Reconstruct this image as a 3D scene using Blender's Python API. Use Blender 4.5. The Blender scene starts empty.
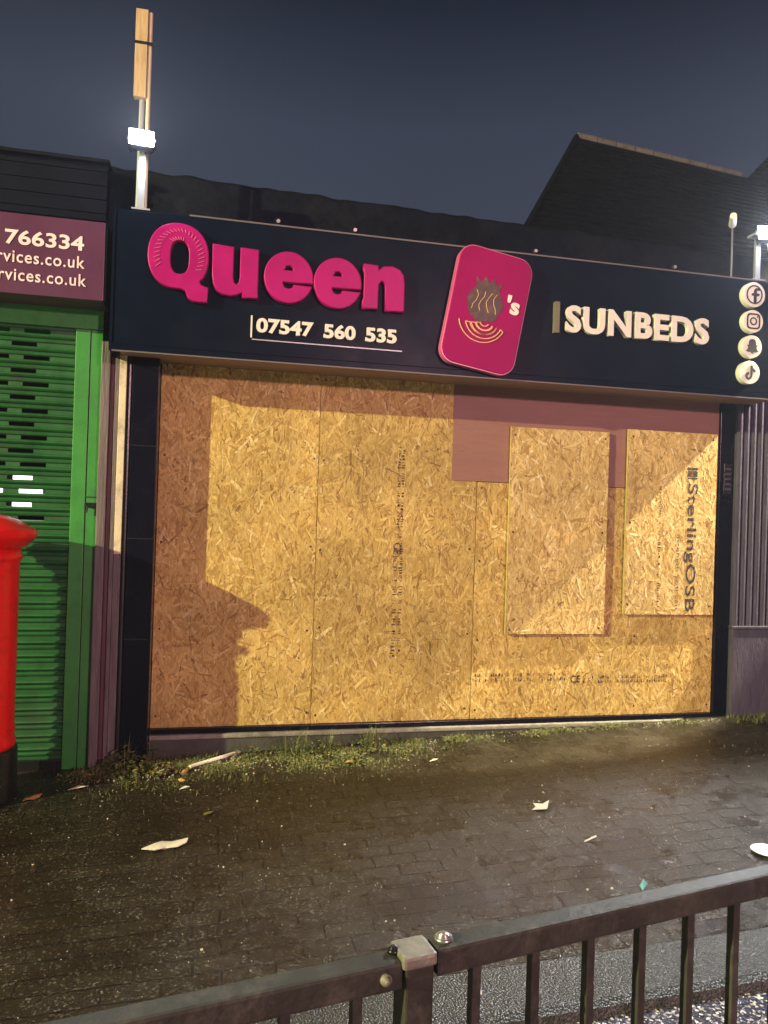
import bpy, bmesh, math, random
import numpy as np
from mathutils import Vector, Matrix, noise
PI = math.pi
R = math.radians
random.seed(7); rng = np.random.default_rng(7)
S = bpy.context.scene
COL = S.collection

# ------------------------------------------------------------------ camera
YAW, PITCH, ROLL = R(12.7), math.atan(4/760), math.atan(0.032)
fw = Vector((math.sin(YAW)*math.cos(PITCH), math.cos(YAW)*math.cos(PITCH), math.sin(PITCH)))
r0 = Vector((math.cos(YAW), -math.sin(YAW), 0)); u0 = r0.cross(fw)
rt = math.cos(ROLL)*r0 + math.sin(ROLL)*u0
up = -math.sin(ROLL)*r0 + math.cos(ROLL)*u0
cd = bpy.data.cameras.new('camera'); cam = bpy.data.objects.new('camera', cd); COL.objects.link(cam)
cd.sensor_fit = 'HORIZONTAL'; cd.sensor_width = 36; cd.lens = 36*760/768
cd.clip_start = 0.05; cd.clip_end = 2000
cam.matrix_world = Matrix(((rt.x, up.x, -fw.x, 0), (rt.y, up.y, -fw.y, -5.3), (rt.z, up.z, -fw.z, 1.6), (0, 0, 0, 1)))
S.camera = cam

# ------------------------------------------------------------------ night sky
W = bpy.data.worlds.new('World'); S.world = W; W.use_nodes = True
nt = W.node_tree; nt.nodes.clear()
def N(t, typ, **k):
    n = t.nodes.new(typ)
    for a, b in k.items(): setattr(n, a, b)
    return n
tc = N(nt, 'ShaderNodeTexCoord'); sp = N(nt, 'ShaderNodeSeparateXYZ')
nt.links.new(tc.outputs['Generated'], sp.inputs[0])
rp = N(nt, 'ShaderNodeValToRGB')
rp.color_ramp.elements[0].position = 0.0; rp.color_ramp.elements[0].color = (.060, .068, .098, 1)
rp.color_ramp.elements[1].position = 0.56; rp.color_ramp.elements[1].color = (.007, .011, .026, 1)
e = rp.color_ramp.elements.new(.45); e.color = (.033, .040, .068, 1)
nt.links.new(sp.outputs[2], rp.inputs[0])
nz = N(nt, 'ShaderNodeTexNoise'); nz.inputs['Scale'].default_value = 1.6; nz.inputs['Detail'].default_value = 3
nt.links.new(tc.outputs['Generated'], nz.inputs[0])
mr = N(nt, 'ShaderNodeMapRange'); mr.inputs[1].default_value = .3; mr.inputs[2].default_value = .7
mr.inputs[3].default_value = .8; mr.inputs[4].default_value = 1.15
nt.links.new(nz.outputs[0], mr.inputs[0])
bg = N(nt, 'ShaderNodeBackground'); wo = N(nt, 'ShaderNodeOutputWorld')
nt.links.new(rp.outputs[0], bg.inputs[0]); nt.links.new(mr.outputs[0], bg.inputs[1]); nt.links.new(bg.outputs[0], wo.inputs[0])

# ------------------------------------------------------------------ lights
def light(name, typ, loc, power, color, radius=.1, aim=None, **k):
    d = bpy.data.lights.new(name, typ); d.energy = power; d.color = color; d.shadow_soft_size = radius
    for a, b in k.items(): setattr(d, a, b)
    o = bpy.data.objects.new(name, d); COL.objects.link(o); o.location = loc
    if aim is not None:
        o.rotation_euler = (Vector(aim)-Vector(loc)).to_track_quat('-Z', 'Y').to_euler()
    return o
light('street_lamp_light', 'POINT', (-16.1, -8.0, 6.95), 27000, (1, .95, .48), .09)        # down the street, left
light('opposite_lamp_light', 'POINT', (5.5, -17.0, 5.0), 6800, (1, .52, .60), .4)          # across the road
light('neighbour_floodlight', 'SPOT', (7.20, -.70, 5.45), 8800, (1, .90, .62), .05, (2.9, .90, .90), spot_size=R(31), spot_blend=.2)
S.view_settings.view_transform = 'Standard'; S.view_settings.look = 'None'
S.view_settings.exposure = 0; S.view_settings.gamma = 1

# ------------------------------------------------------------------ materials
def principled(name):
    m = bpy.data.materials.new(name); m.use_nodes = True
    t = m.node_tree; b = t.nodes['Principled BSDF']
    return m, t, b
def mat(name, c, rough=.5, metal=0, var=.12, vscale=6, bump=.1, bscale=60, spec=.5, stretch=(1, 1, 1), coat=0, rvar=.12, dirt=None, dscale=1.5):
    m, t, b = principled(name)
    tcn = N(t, 'ShaderNodeTexCoord'); mp = N(t, 'ShaderNodeMapping'); mp.inputs['Scale'].default_value = stretch
    t.links.new(tcn.outputs['Object'], mp.inputs[0])
    n1 = N(t, 'ShaderNodeTexNoise'); n1.inputs['Scale'].default_value = vscale; n1.inputs['Detail'].default_value = 8; n1.inputs['Roughness'].default_value = .65
    t.links.new(mp.outputs[0], n1.inputs[0])
    r = N(t, 'ShaderNodeValToRGB')
    r.color_ramp.elements[0].position = .28; r.color_ramp.elements[1].position = .72
    r.color_ramp.elements[0].color = tuple(x*(1-var) for x in c)+(1,)
    r.color_ramp.elements[1].color = tuple(min(1, x*(1+var)) for x in c)+(1,)
    t.links.new(n1.outputs[0], r.inputs[0]); col = r.outputs[0]
    if dirt:
        n3 = N(t, 'ShaderNodeTexNoise'); n3.inputs['Scale'].default_value = dscale; n3.inputs['Detail'].default_value = 10; n3.inputs['Roughness'].default_value = .75
        t.links.new(mp.outputs[0], n3.inputs[0])
        r3 = N(t, 'ShaderNodeValToRGB'); r3.color_ramp.elements[0].position = .5; r3.color_ramp.elements[1].position = .72
        t.links.new(n3.outputs[0], r3.inputs[0])
        mx = N(t, 'ShaderNodeMix', data_type='RGBA'); t.links.new(r3.outputs[0], mx.inputs[0]); t.links.new(col, mx.inputs[6]); mx.inputs[7].default_value = tuple(dirt)+(1,)
        col = mx.outputs[2]
    t.links.new(col, b.inputs['Base Color'])
    mr = N(t, 'ShaderNodeMapRange'); mr.inputs[3].default_value = max(.02, rough-rvar); mr.inputs[4].default_value = min(1, rough+rvar)
    t.links.new(n1.outputs[0], mr.inputs[0]); t.links.new(mr.outputs[0], b.inputs['Roughness'])
    b.inputs['Metallic'].default_value = metal; b.inputs['Specular IOR Level'].default_value = spec
    b.inputs['Coat Weight'].default_value = coat
    if bump:
        n2 = N(t, 'ShaderNodeTexNoise'); n2.inputs['Scale'].default_value = bscale; n2.inputs['Detail'].default_value = 6
        t.links.new(mp.outputs[0], n2.inputs[0])
        bp = N(t, 'ShaderNodeBump'); bp.inputs['Strength'].default_value = bump; bp.inputs['Distance'].default_value = .01
        t.links.new(n2.outputs[0], bp.inputs['Height']); t.links.new(bp.outputs[0], b.inputs['Normal'])
    return m
def emis(name, c, s):
    m, t, b = principled(name)
    b.inputs['Base Color'].default_value = (.8, .8, .8, 1); b.inputs['Emission Color'].default_value = c+(1,); b.inputs['Emission Strength'].default_value = s
    return m
def osb_mat(name, tint):
    m, t, b = principled(name)
    a = N(t, 'ShaderNodeVertexColor', layer_name='flake')
    tcn = N(t, 'ShaderNodeTexCoord')
    mp = N(t, 'ShaderNodeMapping'); mp.inputs['Scale'].default_value = (1, 1, .35)
    t.links.new(tcn.outputs['Object'], mp.inputs[0])
    n1 = N(t, 'ShaderNodeTexNoise'); n1.inputs['Scale'].default_value = 90; n1.inputs['Detail'].default_value = 5; t.links.new(mp.outputs[0], n1.inputs[0])
    n2 = N(t, 'ShaderNodeTexNoise'); n2.inputs['Scale'].default_value = 1.7; n2.inputs['Detail'].default_value = 4; t.links.new(tcn.outputs['Object'], n2.inputs[0])
    m1 = N(t, 'ShaderNodeMapRange'); m1.inputs[1].default_value = .3; m1.inputs[2].default_value = .7; m1.inputs[3].default_value = .78; m1.inputs[4].default_value = 1.15
    m2 = N(t, 'ShaderNodeMapRange'); m2.inputs[1].default_value = .3; m2.inputs[2].default_value = .7; m2.inputs[3].default_value = .80; m2.inputs[4].default_value = 1.10
    t.links.new(n1.outputs[0], m1.inputs[0]); t.links.new(n2.outputs[0], m2.inputs[0])
    mu = N(t, 'ShaderNodeMath', operation='MULTIPLY'); t.links.new(m1.outputs[0], mu.inputs[0]); t.links.new(m2.outputs[0], mu.inputs[1])
    v = N(t, 'ShaderNodeVectorMath', operation='SCALE'); t.links.new(a.outputs[0], v.inputs[0]); t.links.new(mu.outputs[0], v.inputs['Scale'])
    v2 = N(t, 'ShaderNodeVectorMath', operation='MULTIPLY'); t.links.new(v.outputs[0], v2.inputs[0]); v2.inputs[1].default_value = tint
    t.links.new(v2.outputs[0], b.inputs['Base Color']); b.inputs['Roughness'].default_value = .62; b.inputs['Specular IOR Level'].default_value = .3
    bp = N(t, 'ShaderNodeBump'); bp.inputs['Strength'].default_value = .25; bp.inputs['Distance'].default_value = .004
    t.links.new(n1.outputs[0], bp.inputs['Height']); t.links.new(bp.outputs[0], b.inputs['Normal'])
    return m
def ink_mat(name, c, cover=.5):
    m, t, b = principled(name)
    b.inputs['Base Color'].default_value = c+(1,); b.inputs['Roughness'].default_value = .8
    tcn = N(t, 'ShaderNodeTexCoord'); n1 = N(t, 'ShaderNodeTexNoise'); n1.inputs['Scale'].default_value = 60; n1.inputs['Detail'].default_value = 4
    t.links.new(tcn.outputs['Object'], n1.inputs[0])
    m1 = N(t, 'ShaderNodeMapRange'); m1.inputs[1].default_value = .46; m1.inputs[2].default_value = .66; m1.inputs[3].default_value = cover; m1.inputs[4].default_value = cover*.25
    t.links.new(n1.outputs[0], m1.inputs[0]); t.links.new(m1.outputs[0], b.inputs['Alpha'])
    return m

M = {}
M['fascia'] = mat('navy_fascia', (.0022, .0055, .016), .34, var=.15, bump=.03, bscale=8, spec=.06, dirt=(.006, .010, .018), dscale=2.5)
M['trim'] = mat('aluminium_trim', (.13, .12, .115), .5, .3, bump=.05)
M['black_post'] = mat('black_gloss_paint', (.0022, .003, .009), .25, spec=.22, var=.3, bump=.12, bscale=12)
M['mauve'] = mat('weathered_mauve_timber_and_shade', (.125, .098, .100), .55, var=.3, vscale=5, bump=.5, bscale=14, stretch=(6, 6, .5), dirt=(.05, .03, .03), dscale=4)  # also colours the shaded lower length of the cream strip
M['maroon'] = mat('maroon_timber', (.085, .025, .03), .5, var=.3, bump=.3, bscale=20, stretch=(5, 5, .6))
M['cream'] = mat('cream_strip_lit_part', (.62, .54, .38), .55, var=.15, bump=.2, dirt=(.2, .16, .1), dscale=5)
M['stone'] = mat('grey_purple_stone', (.058, .051, .080), .7, spec=.15, var=.3, vscale=9, bump=.5, bscale=30, stretch=(3, 3, .6), dirt=(.08, .07, .08), dscale=3)
M['masonry'] = mat('dark_masonry', (.045, .042, .05), .85, spec=.06, var=.35, vscale=5, bump=.6, bscale=25)
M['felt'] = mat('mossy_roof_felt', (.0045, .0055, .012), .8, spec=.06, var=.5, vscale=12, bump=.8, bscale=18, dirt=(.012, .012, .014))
M['cladding'] = mat('dark_cladding', (.003, .0038, .010), .6, spec=.06, var=.3, bump=.2)
M['soffit'] = mat('brown_soffit_ply', (.30, .20, .14), .7, var=.2, vscale=10, bump=.2, stretch=(.3, 2, 2))
M['pink'] = mat('magenta_acrylic', (.37, .004, .14), .42, var=.18, vscale=4, bump=.03, coat=.0, spec=.16)
M['pink_edge'] = mat('pale_pink_edge', (.55, .10, .24), .3, bump=0)
M['tile_pink'] = mat('crimson_pink_acrylic', (.30, .003, .095), .5, var=.14, vscale=3, bump=.02, coat=.0, spec=.10)
M['gold'] = mat('gold_print', (.55, .36, .14), .4, .2, bump=0)
M['hair'] = mat('brown_print', (.060, .030, .022), .5, bump=0, var=.5, vscale=30, dirt=(.16, .10, .045), dscale=16)
M['white_letter'] = mat('white_letter_face', (.72, .69, .62), .45, var=.1, bump=.05)
M['olive'] = mat('weathered_letter_side', (.16, .14, .09), .6, var=.2)
M['dark_symbol'] = mat('dark_symbol_vinyl', (.02, .02, .03), .5, bump=0)
M['purple'] = mat('plum_sign_panel', (.085, .020, .060), .4, var=.15, vscale=3, bump=.03, dirt=(.06, .02, .055))
M['sign_text'] = mat('pale_pink_sign_text', (.75, .60, .60), .5, var=.1, bump=0)
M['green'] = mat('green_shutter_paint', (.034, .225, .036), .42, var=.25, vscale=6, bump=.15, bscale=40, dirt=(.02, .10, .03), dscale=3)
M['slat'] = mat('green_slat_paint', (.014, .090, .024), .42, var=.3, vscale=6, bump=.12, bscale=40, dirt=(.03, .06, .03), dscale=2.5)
M['dark'] = mat('dark_interior', (.004, .004, .004), .9, bump=0)
M['red'] = mat('pillar_box_red', (.85, .003, .006), .32, var=.12, vscale=5, bump=.05, spec=.35, coat=.15, dirt=(.42, .004, .006), dscale=5)
M['black'] = mat('black_enamel', (.008, .008, .009), .3, var=.2, bump=.05)
M['galv'] = mat('weathered_galvanised', (.036, .035, .027), .55, .0, spec=.16, var=.35, vscale=12, bump=.2, bscale=70, dirt=(.085, .078, .062), dscale=14)
M['galv_cap'] = mat('bare_steel_cap', (.20, .185, .14), .5, .2, var=.3, vscale=20, bump=.3, bscale=60)
M['bolt'] = mat('shiny_bolt', (.75, .72, .66), .25, .9, bump=0)
M['lamp_body'] = mat('grey_lamp_body', (.35, .36, .38), .4, .4, bump=.05)
M['wood'] = mat('raw_batten', (.46, .31, .15), .7, var=.3, vscale=10, bump=.4, bscale=40, stretch=(6, 6, .6))
M['pale_pipe'] = mat('pale_plastic_pipe', (.60, .48, .30), .5, bump=0)
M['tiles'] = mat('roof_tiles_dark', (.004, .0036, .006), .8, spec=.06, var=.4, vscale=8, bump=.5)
M['coping'] = mat('ridge_coping', (.11, .095, .09), .8, var=.35, vscale=12, bump=.5)
M['concrete'] = mat('concrete_sill', (.26, .24, .20), .75, var=.3, vscale=14, bump=.5, dirt=(.07, .07, .04), dscale=4)
M['riser'] = mat('stall_riser', (.055, .055, .045), .7, var=.4, vscale=10, bump=.4)
M['leaf_a'] = mat('weed_leaf', (.085, .105, .024), .55, var=.4, vscale=30, bump=.1)
M['leaf_b'] = mat('dry_weed_leaf', (.19, .17, .06), .6, var=.4, vscale=30, bump=.1)
M['paper'] = mat('pale_card', (.72, .66, .55), .7, var=.12, bump=.2, dirt=(.4, .33, .22), dscale=10)
M['dead_leaf'] = mat('orange_dead_leaf', (.52, .27, .09), .6, var=.35, vscale=40, bump=.2)
M['grit'] = mat('pale_grit', (.50, .45, .34), .5, bump=0)
M['teal'] = mat('teal_wrapper', (.10, .30, .26), .4, bump=.1)
M['plate'] = mat('white_foam_plate', (.80, .80, .84), .4, bump=.05)
M['ink'] = ink_mat('black_stamp_ink', (.03, .022, .03), .85)
M['faint_ink'] = ink_mat('faded_stamp_ink', (.09, .05, .05), .55)
M['osb'] = osb_mat('osb_flakes', (1, 1, 1))
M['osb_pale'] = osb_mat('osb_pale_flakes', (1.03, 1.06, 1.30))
M['hdr'] = mat('brown_header_panel', (.26, .125, .09), .6, var=.14, vscale=8, bump=.2, bscale=30, stretch=(.4, 1, 2.5), dirt=(.20, .09, .07), dscale=2)  # even red-brown, darker than the OSB flakes

def glint_specks(t, tcn, col, scale, amp, frac, mask=None):
    """pale specks added to the base colour to stand for wet glints"""
    vo = N(t, 'ShaderNodeTexVoronoi'); vo.inputs['Scale'].default_value = scale; t.links.new(tcn.outputs['Object'], vo.inputs[0])
    sc = N(t, 'ShaderNodeSeparateColor'); t.links.new(vo.outputs['Color'], sc.inputs[0])
    mr = N(t, 'ShaderNodeMapRange'); mr.inputs[1].default_value = 1-frac; mr.inputs[2].default_value = 1; mr.inputs[4].default_value = amp
    t.links.new(sc.outputs[0], mr.inputs[0]); v = mr.outputs[0]
    if mask is not None:
        mm = N(t, 'ShaderNodeMapRange'); mm.inputs[1].default_value = .38; mm.inputs[2].default_value = .6; mm.inputs[3].default_value = .25; t.links.new(mask, mm.inputs[0])
        mu = N(t, 'ShaderNodeMath', operation='MULTIPLY'); t.links.new(v, mu.inputs[0]); t.links.new(mm.outputs[0], mu.inputs[1]); v = mu.outputs[0]
    cc = N(t, 'ShaderNodeCombineXYZ')
    for i, f in enumerate((1, .92, .74)):
        m_ = N(t, 'ShaderNodeMath', operation='MULTIPLY'); m_.inputs[1].default_value = f; t.links.new(v, m_.inputs[0]); t.links.new(m_.outputs[0], cc.inputs[i])
    ad = N(t, 'ShaderNodeVectorMath', operation='ADD'); t.links.new(col, ad.inputs[0]); t.links.new(cc.outputs[0], ad.inputs[1])
    return ad.outputs[0]
def paving_mat():
    m, t, b = principled('wet_block_paving')
    tcn = N(t, 'ShaderNodeTexCoord')
    wn = N(t, 'ShaderNodeTexNoise'); wn.inputs['Scale'].default_value = 3; t.links.new(tcn.outputs['Object'], wn.inputs[0])
    wm = N(t, 'ShaderNodeVectorMath', operation='SCALE'); t.links.new(wn.outputs['Color'], wm.inputs[0]); wm.inputs['Scale'].default_value = .045
    wa = N(t, 'ShaderNodeVectorMath', operation='ADD'); t.links.new(tcn.outputs['Object'], wa.inputs[0]); t.links.new(wm.outputs[0], wa.inputs[1])
    br = N(t, 'ShaderNodeTexBrick'); br.inputs['Scale'].default_value = 1; br.inputs['Brick Width'].default_value = .205; br.inputs['Row Height'].default_value = .105
    br.inputs['Mortar Size'].default_value = .007; br.inputs['Mortar Smooth'].default_value = .6; br.inputs['Bias'].default_value = 0
    br.inputs['Color1'].default_value = (.0135, .0100, .0042, 1); br.inputs['Color2'].default_value = (.021, .0160, .0068, 1); br.inputs['Mortar'].default_value = (.007, .0055, .003, 1)
    t.links.new(wa.outputs[0], br.inputs[0])
    n1 = N(t, 'ShaderNodeTexNoise'); n1.inputs['Scale'].default_value = 2.2; n1.inputs['Detail'].default_value = 9; n1.inputs['Roughness'].default_value = .7; t.links.new(tcn.outputs['Object'], n1.inputs[0])
    m1 = N(t, 'ShaderNodeMapRange'); m1.inputs[1].default_value = .3; m1.inputs[2].default_value = .7; m1.inputs[3].default_value = .45; m1.inputs[4].default_value = 1.4
    t.links.new(n1.outputs[0], m1.inputs[0])
    v = N(t, 'ShaderNodeVectorMath', operation='SCALE'); t.links.new(br.outputs[0], v.inputs[0]); t.links.new(m1.outputs[0], v.inputs['Scale'])
    # pale specks of grit pressed into the blocks
    vo = N(t, 'ShaderNodeTexVoronoi'); vo.inputs['Scale'].default_value = 55; t.links.new(tcn.outputs['Object'], vo.inputs[0])
    vr = N(t, 'ShaderNodeValToRGB'); vr.color_ramp.elements[0].position = .06; vr.color_ramp.elements[0].color = (1, 1, 1, 1); vr.color_ramp.elements[1].position = .13; vr.color_ramp.elements[1].color = (0, 0, 0, 1)
    t.links.new(vo.outputs['Distance'], vr.inputs[0])
    sc = N(t, 'ShaderNodeSeparateColor'); t.links.new(vo.outputs['Color'], sc.inputs[0])
    gt = N(t, 'ShaderNodeMath', operation='GREATER_THAN'); gt.inputs[1].default_value = .90; t.links.new(sc.outputs[0], gt.inputs[0])
    mu = N(t, 'ShaderNodeMath', operation='MULTIPLY'); t.links.new(vr.outputs[0], mu.inputs[0]); t.links.new(gt.outputs[0], mu.inputs[1])
    mx = N(t, 'ShaderNodeMix', data_type='RGBA'); t.links.new(mu.outputs[0], mx.inputs[0]); t.links.new(v.outputs[0], mx.inputs[6]); mx.inputs[7].default_value = (.20, .18, .13, 1)
    t.links.new(glint_specks(t, tcn, mx.outputs[2], 120, .13, .13, n1.outputs[0]), b.inputs['Base Color'])
    m2 = N(t, 'ShaderNodeMapRange'); m2.inputs[1].default_value = .35; m2.inputs[2].default_value = .65; m2.inputs[3].default_value = .16; m2.inputs[4].default_value = .46
    t.links.new(n1.outputs[0], m2.inputs[0]); t.links.new(m2.outputs[0], b.inputs['Roughness']); b.inputs['Specular IOR Level'].default_value = .5
    n2 = N(t, 'ShaderNodeTexNoise'); n2.inputs['Scale'].default_value = 150; n2.inputs['Detail'].default_value = 8; t.links.new(tcn.outputs['Object'], n2.inputs[0])
    bp = N(t, 'ShaderNodeBump'); bp.inputs['Strength'].default_value = .7; bp.inputs['Distance'].default_value = .010
    t.links.new(n2.outputs[0], bp.inputs['Height'])
    bf = N(t, 'ShaderNodeMath', operation='SUBTRACT'); bf.inputs[0].default_value = 1; t.links.new(br.outputs['Fac'], bf.inputs[1])
    b2 = N(t, 'ShaderNodeBump'); b2.inputs['Strength'].default_value = 1.0; b2.inputs['Distance'].default_value = .006
    t.links.new(bf.outputs[0], b2.inputs['Height']); t.links.new(bp.outputs[0], b2.inputs['Normal']); t.links.new(b2.outputs[0], b.inputs['Normal'])
    return m
def asphalt_mat(name, c, rough, bscale, bstr, amp):
    m, t, b = principled(name)
    tcn = N(t, 'ShaderNodeTexCoord')
    vo = N(t, 'ShaderNodeTexVoronoi'); vo.inputs['Scale'].default_value = bscale; t.links.new(tcn.outputs['Object'], vo.inputs[0])
    r = N(t, 'ShaderNodeMapRange'); r.inputs[3].default_value = .5; r.inputs[4].default_value = 1.8; t.links.new(vo.outputs['Color'], r.inputs[0])
    v = N(t, 'ShaderNodeVectorMath', operation='SCALE'); v.inputs[0].default_value = c; t.links.new(r.outputs[0], v.inputs['Scale'])
    t.links.new(glint_specks(t, tcn, v.outputs[0], bscale*1.3, amp, .3), b.inputs['Base Color']); b.inputs['Roughness'].default_value = rough; b.inputs['Specular IOR Level'].default_value = .7
    bp = N(t, 'ShaderNodeBump'); bp.inputs['Strength'].default_value = bstr; bp.inputs['Distance'].default_value = .01; bp.invert = True
    t.links.new(vo.outputs['Distance'], bp.inputs['Height']); t.links.new(bp.outputs[0], b.inputs['Normal'])
    return m
M['paving'] = paving_mat()
M['asphalt'] = asphalt_mat('wet_asphalt', (.055, .055, .085), .22, 85, .8, .75)
M['kerb'] = asphalt_mat('worn_kerb_stone', (.018, .020, .016), .45, 120, .5, .045)

# ------------------------------------------------------------------ mesh helpers
def obj(name, bm, m, parent=None, smooth=False):
    me = bpy.data.meshes.new(name)
    if isinstance(bm, bmesh.types.BMesh):
        bmesh.ops.recalc_face_normals(bm, faces=bm.faces[:])
        bm.to_mesh(me); bm.free()
    else:
        me.from_pydata(bm[0], [], bm[1]); me.update()
    for mm in (m if isinstance(m, (list, tuple)) else [m]): me.materials.append(mm)
    if smooth: me.polygons.foreach_set('use_smooth', [True]*len(me.polygons))
    o = bpy.data.objects.new(name, me); COL.objects.link(o)
    if parent is not None:
        o.parent = parent
        off = Vector(parent.location) if parent.type == 'EMPTY' else Vector((0, 0, 0))
        o.matrix_parent_inverse = Matrix.Translation(-off)
    return o
def tag(o, label=None, cat=None, group=None, kind=None):
    if label: o['label'] = label
    if cat: o['category'] = cat
    if group: o['group'] = group
    if kind: o['kind'] = kind
    return o
def thing(name, loc, label, cat, group=None):
    o = bpy.data.objects.new(name, None); COL.objects.link(o); o.location = loc; o.empty_display_size = .2
    return tag(o, label, cat, group)
def box(bm, x0, x1, y0, y1, z0, z1, bev=0):
    ret = bmesh.ops.create_cube(bm, size=1)
    vs = ret['verts']
    for v in vs:
        v.co = Vector((x0 if v.co.x < 0 else x1, y0 if v.co.y < 0 else y1, z0 if v.co.z < 0 else z1))
    if bev:
        es = list({e for v in vs for e in v.link_edges})
        bmesh.ops.bevel(bm, geom=es, offset=bev, segments=2, affect='EDGES', profile=.6)
    return bm
def BX(*a, **k): return box(bmesh.new(), *a, **k)
def tube(bm, p0, p1, r0_, r1_=None, seg=12):
    p0, p1 = Vector(p0), Vector(p1); r1_ = r0_ if r1_ is None else r1_
    d = p1-p0; q = d.to_track_quat('Z', 'Y').to_matrix().to_4x4()
    ret = bmesh.ops.create_cone(bm, cap_ends=True, segments=seg, radius1=r0_, radius2=r1_, depth=d.length)
    bmesh.ops.transform(bm, matrix=Matrix.Translation((p0+p1)/2) @ q, verts=ret['verts'])
    return bm
def lathe(prof, cx, cy, seg=48):
    vs, fs = [], []
    for (r, z) in prof:
        for k in range(seg):
            a = 2*PI*k/seg; vs.append((cx+r*math.cos(a), cy+r*math.sin(a), z))
    for i in range(len(prof)-1):
        for k in range(seg):
            k2 = (k+1) % seg
            fs.append((i*seg+k, i*seg+k2, (i+1)*seg+k2, (i+1)*seg+k))
    fs.append(tuple(range(seg))[::-1]); fs.append(tuple((len(prof)-1)*seg+k for k in range(seg)))
    return vs, fs
def outline(polys, y, depth, bevel=0):
    """2-D outlines (first ones solid, nested ones holes) in x-z, front face near y, extruded back"""
    cu = bpy.data.curves.new('c', 'CURVE'); cu.dimensions = '2D'; cu.fill_mode = 'BOTH'
    cu.extrude = max(0, depth/2-bevel); cu.bevel_depth = bevel; cu.bevel_resolution = 2; cu.offset = -bevel
    for p in polys:
        s = cu.splines.new('POLY'); s.points.add(len(p)-1); s.use_cyclic_u = True
        for i, (x, z) in enumerate(p): s.points[i].co = (x, z, 0, 1)
    o = bpy.data.objects.new('c', cu); COL.objects.link(o)
    me = bpy.data.meshes.new_from_object(o.evaluated_get(bpy.context.evaluated_depsgraph_get()))
    bm = bmesh.new(); bm.from_mesh(me)
    bmesh.ops.transform(bm, matrix=Matrix.Translation((0, y+depth/2, 0)) @ Matrix.Rotation(PI/2, 4, 'X'), verts=bm.verts[:])
    bpy.data.objects.remove(o); bpy.data.curves.remove(cu); bpy.data.meshes.remove(me)
    return bm
def text_bm(body, x0, x1, z0, z1, y, depth, bold=.0, rot=0, spacing=1.0):
    """text fitted to a box in the x-z plane, facing -y; rot in degrees about the box centre (box given before rotation)"""
    cu = bpy.data.curves.new('t', 'FONT'); cu.body = body; cu.size = 1; cu.offset = bold; cu.extrude = 0.5
    cu.space_character = spacing; cu.resolution_u = 4
    o = bpy.data.objects.new('t', cu); COL.objects.link(o)
    bpy.context.view_layer.update()
    me = bpy.data.meshes.new_from_object(o.evaluated_get(bpy.context.evaluated_depsgraph_get()))
    bm = bmesh.new(); bm.from_mesh(me)
    xs = [v.co.x for v in bm.verts]; ys = [v.co.y for v in bm.verts]
    sx = (x1-x0)/(max(xs)-min(xs)); sz = (z1-z0)/(max(ys)-min(ys)); mx, my = (max(xs)+min(xs))/2, (max(ys)+min(ys))/2
    for v in bm.verts: v.co = Vector(((v.co.x-mx)*sx, (v.co.y-my)*sz, v.co.z*depth))
    bmesh.ops.transform(bm, matrix=Matrix.Translation(((x0+x1)/2, y+depth/2, (z0+z1)/2)) @ Matrix.Rotation(R(rot), 4, 'Y') @ Matrix.Rotation(PI/2, 4, 'X'), verts=bm.verts[:])
    bpy.data.objects.remove(o); bpy.data.curves.remove(cu); bpy.data.meshes.remove(me)
    return bm
def ell(cx, cz, rx, rz, n=40, a0=0, a1=360, p=2.0):
    out = []
    for i in range(n+1 if a1-a0 < 360 else n):
        a = R(a0+(a1-a0)*i/n); c, s = math.cos(a), math.sin(a)
        out.append((cx+rx*math.copysign(abs(c)**(2/p), c), cz+rz*math.copysign(abs(s)**(2/p), s)))
    return out
def gz(x, y): return -.05+.04*x+.02*y

HAZE = 0.0016
# ------------------------------------------------------------------ ground, kerb and road
def sheet(name, x0, x1, y0, y1, nx, ny, m, dz=0, wob=.004):
    vs, fs = [], []
    for j in range(ny+1):
        for i in range(nx+1):
            x = x0+(x1-x0)*i/nx; y = y0+(y1-y0)*j/ny
            w = noise.noise(Vector((x*1.3, y*1.3, 0)))*wob if 0 < j < ny else 0
            vs.append((x, y, gz(max(-14, min(14, x)), y)+dz+w))
    for j in range(ny):
        for i in range(nx):
            a = j*(nx+1)+i; fs.append((a, a+1, a+nx+2, a+nx+1))
    o = obj(name, (vs, fs), m, smooth=True); tag(o, kind='structure'); return o
sheet('pavement', -30, 30, -2.652, .3, 300, 30, M['paving'])
# kerb: a bevelled stone course standing above the road channel
kv, kf = [], []
prof = [(-2.652, -.04), (-2.656, .006), (-2.90, .010), (-2.928, -.004), (-2.935, -.03), (-2.94, -.16)]
xs = [-30+60*i/200 for i in range(201)]
for x in xs:
    for (y, dz) in prof: kv.append((x, y, gz(max(-14, min(14, x)), y)+dz))
for i in range(200):
    for j in range(len(prof)-1):
        a = i*len(prof)+j; kf.append((a, a+1, a+len(prof)+1, a+len(prof)))
tag(obj('kerb', (kv, kf), M['kerb'], smooth=False), kind='structure')
sheet('road', -60, 60, -40, -2.93, 240, 60, M['asphalt'], dz=-.035, wob=.003)
sheet('ground', -60, 60, .3, 60, 60, 30, M['masonry'], dz=-.05)
if HAZE:  # thin haze added to give the floodlights a halo
    hm = bpy.data.materials.new('lamp_halo_haze'); hm.use_nodes = True; t = hm.node_tree; t.nodes.clear()
    pv = N(t, 'ShaderNodeVolumePrincipled'); pv.inputs['Color'].default_value = (.8, .85, .95, 1); pv.inputs['Density'].default_value = HAZE; pv.inputs['Anisotropy'].default_value = .3
    mo = N(t, 'ShaderNodeOutputMaterial'); t.links.new(pv.outputs[0], mo.inputs['Volume'])
    tag(obj('haze', BX(-61, 61, -41, 61, -5, 12), hm), kind='stuff')

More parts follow.
